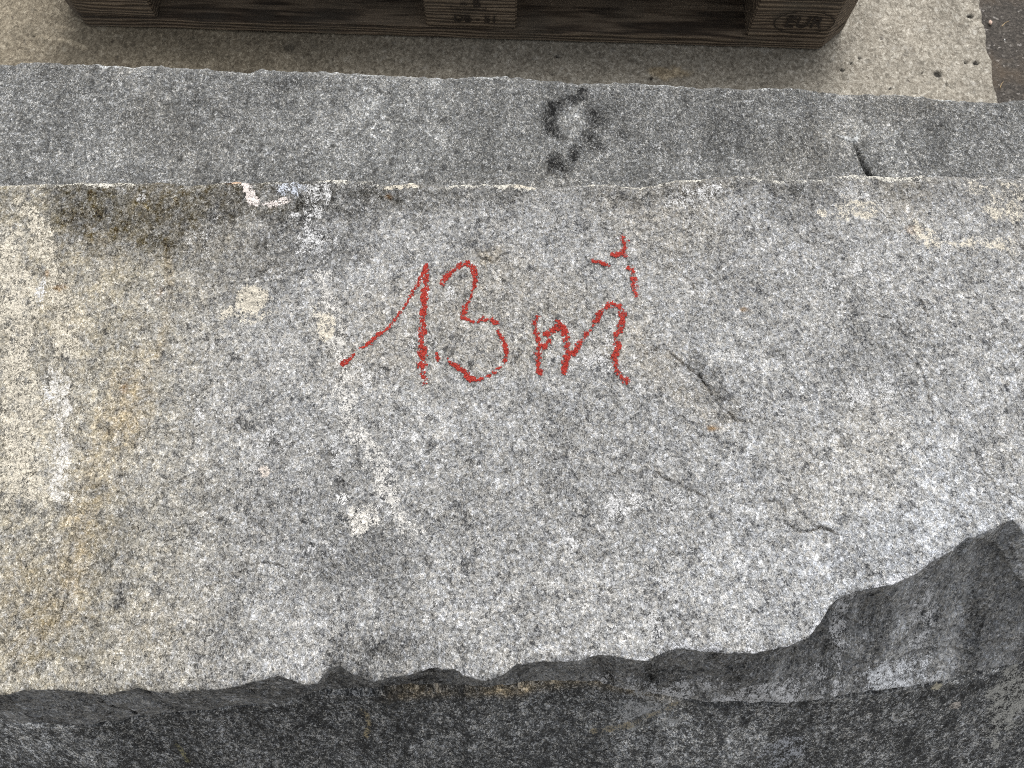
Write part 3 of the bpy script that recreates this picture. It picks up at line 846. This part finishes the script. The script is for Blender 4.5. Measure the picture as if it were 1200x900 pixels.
(xa, ya), (xb, yb_) = [tuple(float(c) for c in at(*p, 0.0)) for p in ((1150, 0), (1172, 118))]
slope = (xa - xb) / (ya - yb_)
def edge_x(y): return xb + slope * (y - yb_)
def build_pave():
    ys = np.concatenate([np.arange(-4, .74, .06), np.arange(.74, 1.2, .0022), np.arange(1.2, 5.0, .06)])
    K = 640
    left = -6.0
    cols = np.concatenate([np.linspace(left, -.86, 60)[:-1], np.linspace(-.86, 0.0, 380)])
    # columns follow the slanted joint
    rows = []
    for y in ys:
        ex = edge_x(y) + .0022 * vn(y * 60, 0, 0, 605) + .0012 * vn(y * 220, 0, 0, 606)
        xr = np.concatenate([np.linspace(left, -.86, 60)[:-1], np.linspace(-.86, ex, 700)])
        yy = np.full(xr.shape, y)
        z = .0012 * fbm(xr, yy, 0, 6, 3, 601) + .0006 * fbm(xr, yy, 0, 60, 3, 603) - .0015
        e = ex - xr
        z = z - .004 * np.clip(1 - e / .006, 0, 1) ** 2
        for px, py, rx, ry in PITS:
            cx, cy = at(px, py, 0)
            r = np.sqrt(((xr - cx) / rx) ** 2 + ((yy - cy) / ry) ** 2)
            z = z - .004 * sstep(1.1, .6, r)
        rows.append(np.stack([xr, yy, z], 1))
    co = np.stack(rows)       # [ny, nx, 3]
    # skirt
    ny, nx, _ = co.shape
    sk = co[:, -1:].copy(); sk[:, :, 2] = -.03; sk[:, :, 0] += .002
    co = np.concatenate([co, sk], 1); nx += 1
    idx = np.arange(ny * nx).reshape(ny, nx)
    q = np.stack([idx[:-1, :-1], idx[:-1, 1:], idx[1:, 1:], idx[1:, :-1]], -1).reshape(-1, 4)
    c = co.reshape(-1, 3); x, y, z = c.T
    me = grid_mesh('pavement', c, q)
    tint = np.ones((len(c), 3)) * (1 + .1 * fbm(x, y, 0, 5, 3, 611))[:, None]
    for i, (px, py, rx, ry) in enumerate(PITS):
        cx, cy = at(px, py, 0)
        r = np.sqrt(((x - cx) / rx) ** 2 + ((y - cy) / ry) ** 2) + .25 * fbm(x, y, 0, 120, 3, 613)
        tint *= (1 - .85 * sstep(1.15, .75, r))[:, None]
    def B(px, py, rx, ry, **k): return blob(x, y, px, py, rx, ry, z=0.0, **k)
    left_m = sstep(.1, -.5, x)
    tint = tint * lerp(np.ones((len(c), 3)), left_m, (.82, .77, .68))
    rgt = sstep(.42, .62, x)
    tint = tint * (1 + .12 * rgt)[:, None]
    for i, (pts, wd, a) in enumerate([([(70, 45), (85, 50), (100, 56)], 4, .5), ([(66, 30), (85, 34)], 3, .4), ([(40, 42), (60, 44)], 4, .3)]):
        P = [tuple(float(cc) for cc in at(px, py, 0)) for px, py in pts]
        d, s, t = seg_dist(x, y, P)
        tint = tint * (1 + a * sstep(1.3, .3, d / (wd * .00125) + .5 * fbm(x, y, 0, 90, 3, 620 + i)))[:, None]
    tint = tint * (1 - .5 * B(338, 55, 7, 5, seed=221))[:, None] * (1 - .25 * B(340, 52, 14, 12, seed=222, wob=.8))[:, None]
    tint = tint * lerp(np.ones((len(c), 3)), .5 * B(785, 85, 26, 10, seed=223, wob=.8), (1.15, .95, .62))
    t4 = np.ones((len(c), 4)); t4[:, :3] = np.clip(tint, .03, 2)
    set_attr(me, 'tint', t4)
    return me
PITS = [(1100, 86, .0068, .0062), (1133, 72, .0035, .004), (1145, 73, .005, .004), (1008, 67, .0028, .0028), (988, 81, .004, .003), (998, 73, .0025, .0025), (653, 65, .004, .003), (763, 91, .003, .003), (1044, 103, .003, .002),
        (39, 42, .002, .002), (1082, 85, .002, .002), (1110, 98, .002, .003), (1138, 18, .006, .004)]
tag(new_obj('pavement', build_pave(), concrete_mat()), kind='structure')

# ------------------------------------------------------------------ wooden pallet
def wood(name, tone=.85):
    m = NB(name)
    v = m.coord((3.0, 30, 30), warp=.35, wscale=2.2)
    v0 = m.coord()
    r = m.n('TexWave', wave_type='BANDS', bands_direction='Z')
    m.l(v, r.inputs['Vector'])
    r.inputs['Scale'].default_value = 1.6; r.inputs['Distortion'].default_value = 7; r.inputs['Detail'].default_value = 4; r.inputs['Detail Scale'].default_value = .7
    c = m.ramp(r.outputs[1], [(0, (.055, .039, .027)), (.5, (.16, .118, .082)), (1, (.30, .235, .17))])
    fib = m.noise(m.coord((14, 420, 420)), 1.0, 4, .65)
    c = m.mix(.8, c, m.ramp(fib, [(.3, .55), (.7, 1.3)]), 'MULTIPLY')
    c = m.mix(m.ramp(m.noise(v0, 12, 4), [(.45, 0.0), (.7, .6)]), c, (.11, .098, .08))
    c = m.mix(1.0, c, (tone, tone, tone), 'MULTIPLY')
    m.l(c, m.b.inputs['Base Color']); m.b.inputs['Roughness'].default_value = .85
    bp = m.n('Bump'); bp.inputs['Strength'].default_value = .6; bp.inputs['Distance'].default_value = .0015
    m.l(m.math('ADD', fib, r.outputs[1]), bp.inputs['Height']); m.l(bp.outputs[0], m.b.inputs['Normal'])
    return m.m
m_wood = wood('weathered_pallet_wood')
m_burn = NB('branded_mark'); m_burn.b.inputs['Base Color'].default_value = (.030, .022, .016, 1); m_burn.b.inputs['Roughness'].default_value = .9
m_burn = m_burn.m
m_nail = NB('rusty_nail'); m_nail.b.inputs['Base Color'].default_value = (.09, .05, .03, 1); m_nail.b.inputs['Metallic'].default_value = .6; m_nail.b.inputs['Roughness'].default_value = .7
m_nail = m_nail.m

def board(name, x0, x1, y0, y1, z0, z1, parent, corners=(), ch=.03, mat=None, seed=0, along='x'):
    """plank with its corners sawn off where listed ('fl','fr','bl','br'), edges slightly worn"""
    rnd = random.Random(seed)
    pts = []
    for key, cx, cy, sx, sy in (('fl', x0, y0, 1, 1), ('fr', x1, y0, -1, 1), ('br', x1, y1, -1, -1), ('bl', x0, y1, 1, -1)):
        if key in corners:
            a, b = (cx + sx * ch, cy), (cx, cy + sy * ch)
            pts += [b, a] if key in ('fl', 'br') else [a, b]
        else:
            pts.append((cx, cy))
    bm = bmesh.new()
    lo = [bm.verts.new((x, y, z0)) for x, y in pts]
    hi = [bm.verts.new((x, y, z1)) for x, y in pts]
    n = len(pts)
    bm.faces.new(lo[::-1]); bm.faces.new(hi)
    for i in range(n):
        bm.faces.new((lo[i], lo[(i + 1) % n], hi[(i + 1) % n], hi[i]))
    bmesh.ops.bevel(bm, geom=bm.edges[:], offset=.0022, segments=2, affect='EDGES')
    L = max(x1 - x0, y1 - y0)
    cuts = int(L / .05)
    for k in range(1, cuts):
        p = (x0 + (x1 - x0) * k / cuts, 0, 0) if (x1 - x0) >= (y1 - y0) else (0, y0 + (y1 - y0) * k / cuts, 0)
        nn = (1, 0, 0) if (x1 - x0) >= (y1 - y0) else (0, 1, 0)
        bmesh.ops.bisect_plane(bm, geom=bm.verts[:] + bm.edges[:] + bm.faces[:], plane_co=p, plane_no=nn)
    for v_ in bm.verts:
        n1 = float(vn(v_.co.x * 14 + seed, v_.co.y * 14, v_.co.z * 14, 700 + seed))
        v_.co.y += .0010 * n1
    me = bpy.data.meshes.new(name); bm.to_mesh(me); bm.free()
    return new_obj(name, me, mat or m_wood, parent)

bl = [float(c) for c in at(100, 31, 0.0)]
br = [float(c) for c in at(963, 59, 0.0)]
pal = bpy.data.objects.new('wooden_pallet', None); C.objects.link(pal)
ang = math.atan2(br[1] - bl[1], br[0] - bl[0])
mx, my = (bl[0] + br[0]) / 2, (bl[1] + br[1]) / 2
pal.location = (mx, my, 0.0006); pal.rotation_euler = (0, 0, ang)
tag(pal, 'dark weathered wooden pallet standing on the concrete behind the stone slabs', 'pallet')
half = math.hypot(br[0] - bl[0], br[1] - bl[1]) / 2 + .038
W = half * 2
s = -half
CH = .042
for k, (y0, y1, cn) in enumerate(((0, .100, ('fl', 'fr')), (.3275, .4725, ()), (.700, .800, ('bl', 'br')))):
    board('skid', s, half, y0, y1, 0, .022, pal, cn, CH, seed=k)
front_blocks = []
for j, (y0, y1) in enumerate(((0.001, .100), (.3275, .4725), (.700, .799))):
    for i, x0 in enumerate((s + .001, -.0385, half - .168)):
        cn = ()
        if j == 0: cn = ('fl',) if i == 0 else ('fr',) if i == 2 else ()
        if j == 2: cn = ('bl',) if i == 0 else ('br',) if i == 2 else ()
        b = board('block', x0, x0 + (.145 if i == 1 else .167), y0, y1, .0225, .100, pal, cn, CH - .002, seed=10 + 3 * j + i)
        if j == 0: front_blocks.append((x0, b))
for i, x0 in enumerate((s, -.0385, half - .145)):
    cn = ('fl', 'bl') if i == 0 else ('fr', 'br') if i == 2 else ()
    board('stringer', x0, x0 + .145, 0, .800, .1005, .1225, pal, cn, CH, seed=30 + i)
for i, (y0, y1) in enumerate(((0, .150), (.160, .310), (.320, .470), (.480, .630), (.640, .800))):  # unseen deck, boards widened to close gaps and keep the openings below dark
    cn = ('fl', 'fr') if i == 0 else ('bl', 'br') if i == 4 else ()
    board('deck_board', s, half, y0, y1, .123, .145, pal, cn, CH, seed=40 + i)

def burn(parent, text, x, z, size, y=-.0016, sx=1.0, shear=0):
    cu = bpy.data.curves.new('t', 'FONT'); cu.body = text; cu.size = size; cu.extrude = .0004; cu.shear = shear; cu.offset = .0003
    cu.align_x = 'CENTER'
    to = bpy.data.objects.new('t', cu); C.objects.link(to)
    dg = bpy.context.evaluated_depsgraph_get(); dg.update()
    me = bpy.data.meshes.new_from_object(to.evaluated_get(dg))
    bpy.data.objects.remove(to)
    co = np.zeros(len(me.vertices) * 3); me.vertices.foreach_get('co', co); co = co.reshape(-1, 3)
    out = np.stack([co[:, 0] * sx + x, y - co[:, 2], co[:, 1] + z], 1)
    me.vertices.foreach_set('co', out.ravel()); me.update()
    me.materials.clear()
    return me
def tube2d(pts, wd, y=-.0016):
    bm = bmesh.new()
    prev = None
    for i, (x, z) in enumerate(pts):
        a = pts[max(0, i - 1)]; b = pts[min(len(pts) - 1, i + 1)]
        dx, dz = b[0] - a[0], b[1] - a[1]; L = math.hypot(dx, dz) or 1
        nx, nz = -dz / L * wd / 2, dx / L * wd / 2
        cur = (bm.verts.new((x + nx, y, z + nz)), bm.verts.new((x - nx, y, z - nz)))
        if prev: bm.faces.new((prev[0], cur[0], cur[1], prev[1]))
        prev = cur
    me = bpy.data.meshes.new('m'); bm.to_mesh(me); bm.free()
    return me
def join(name, mes, mat, parent):
    bm = bmesh.new()
    for me in mes: bm.from_mesh(me)
    me = bpy.data.meshes.new(name); bm.to_mesh(me); bm.free()
    for p in me.polygons: p.material_index = 0
    return new_obj(name, me, mat, parent)
# oval mark on the right block
x0, b = front_blocks[2]
cx, cz = x0 + .080, .058
oval = [(cx + .046 * math.cos(a), cz + .023 * math.sin(a)) for a in np.linspace(0, 2 * math.pi, 49)]
join('branded_mark', [tube2d(oval, .0022), burn(b, 'EUR', cx, cz - .010, .031, sx=1.05)], m_burn, b)
# stamp on the middle block
x0, b = front_blocks[1]
cx = x0 + .075
join('branded_mark', [burn(b, 'B', cx + .008, .068, .020, sx=1.1), burn(b, '-', cx - .012, .068, .024, sx=1.6), tube2d([(cx - .032, .070), (cx - .032, .062), (cx + .022, .062), (cx + .022, .070)], .0022),
      burn(b, 'DB - 51', cx + .005, .038, .019, sx=1.15)], m_burn, b)

# nails on the stringer ends
# ------------------------------------------------------------------ straw and grit on the asphalt
m = NB('dry_straw'); m.b.inputs['Base Color'].default_value = (.42, .30, .15, 1); m.b.inputs['Roughness'].default_value = .7
m_straw = m.m
def straw(p0, p1, r, label, z=-.0095):
    a = at(*p0, z); b_ = at(*p1, z)
    bm = bmesh.new()
    A = np.array([float(a[0]), float(a[1]), z]); B = np.array([float(b_[0]), float(b_[1]), z])
    D = B - A; L = np.linalg.norm(D); D /= L
    S = np.array([-D[1], D[0], 0])
    prev = None
    for i in range(9):
        t = i / 8
        c = A + D * L * t + S * .0012 * math.sin(t * 3) + np.array([0, 0, .0006 * math.sin(t * math.pi) + .0004])
        rr = r * (1 - .6 * t)
        ring = [bm.verts.new(c + S * rr * math.cos(q) + np.array([0, 0, 1]) * rr * math.sin(q)) for q in (0, 1.05, 2.1, 3.14, 4.2, 5.25)]
        if prev:
            for k in range(6): bm.faces.new((prev[k], prev[(k + 1) % 6], ring[(k + 1) % 6], ring[k]))
        else: bm.faces.new(ring[::-1])
        prev = ring
    bm.faces.new(prev)
    me = bpy.data.meshes.new('dry_straw'); bm.to_mesh(me); bm.free()
    o = new_obj('dry_straw', me, m_straw)
    tag(o, label, 'straw', 'bits of dry straw on the dark ground')
straw((1174, 31), (1182, 25), .0007, 'short dry straw lying alone on the dark ground near the top right corner')
straw((1172, 103), (1176, 96), .0007, 'bit of dry straw where the concrete edge meets the blue grey stone block')
def pebble(px, py, r, col, label, z=-.010):
    X, Y = [float(c) for c in at(px, py, z)]
    bm = bmesh.new(); bmesh.ops.create_icosphere(bm, subdivisions=3, radius=r)
    for v_ in bm.verts:
        k = 1 + .25 * float(vn(v_.co.x / r * 1.3 + px, v_.co.y / r * 1.3, v_.co.z / r * 1.3, 811))
        v_.co.x *= k * .75; v_.co.y *= k * 1.15; v_.co.z *= k * .55
        v_.co.x += X; v_.co.y += Y; v_.co.z += z + r * .4
    me = bpy.data.meshes.new('pebble'); bm.to_mesh(me); bm.free()
    mm = NB('pebble_stone'); cc = mm.ramp(mm.noise(mm.coord(), 700, 3), [(.3, tuple(c * .7 for c in col)), (.7, col)]); mm.l(cc, mm.b.inputs['Base Color'])
    mm.b.inputs['Roughness'].default_value = .8
    tag(new_obj('pebble', me, mm.m), label, 'pebble')
pebble(1160, 27, .0036, (.70, .52, .42), 'small pinkish white pebble beside the concrete edge on the dark ground')
pebble(1177, 47, .0016, (.7, .7, .68), 'tiny white pebble on the dark ground beyond the concrete edge')
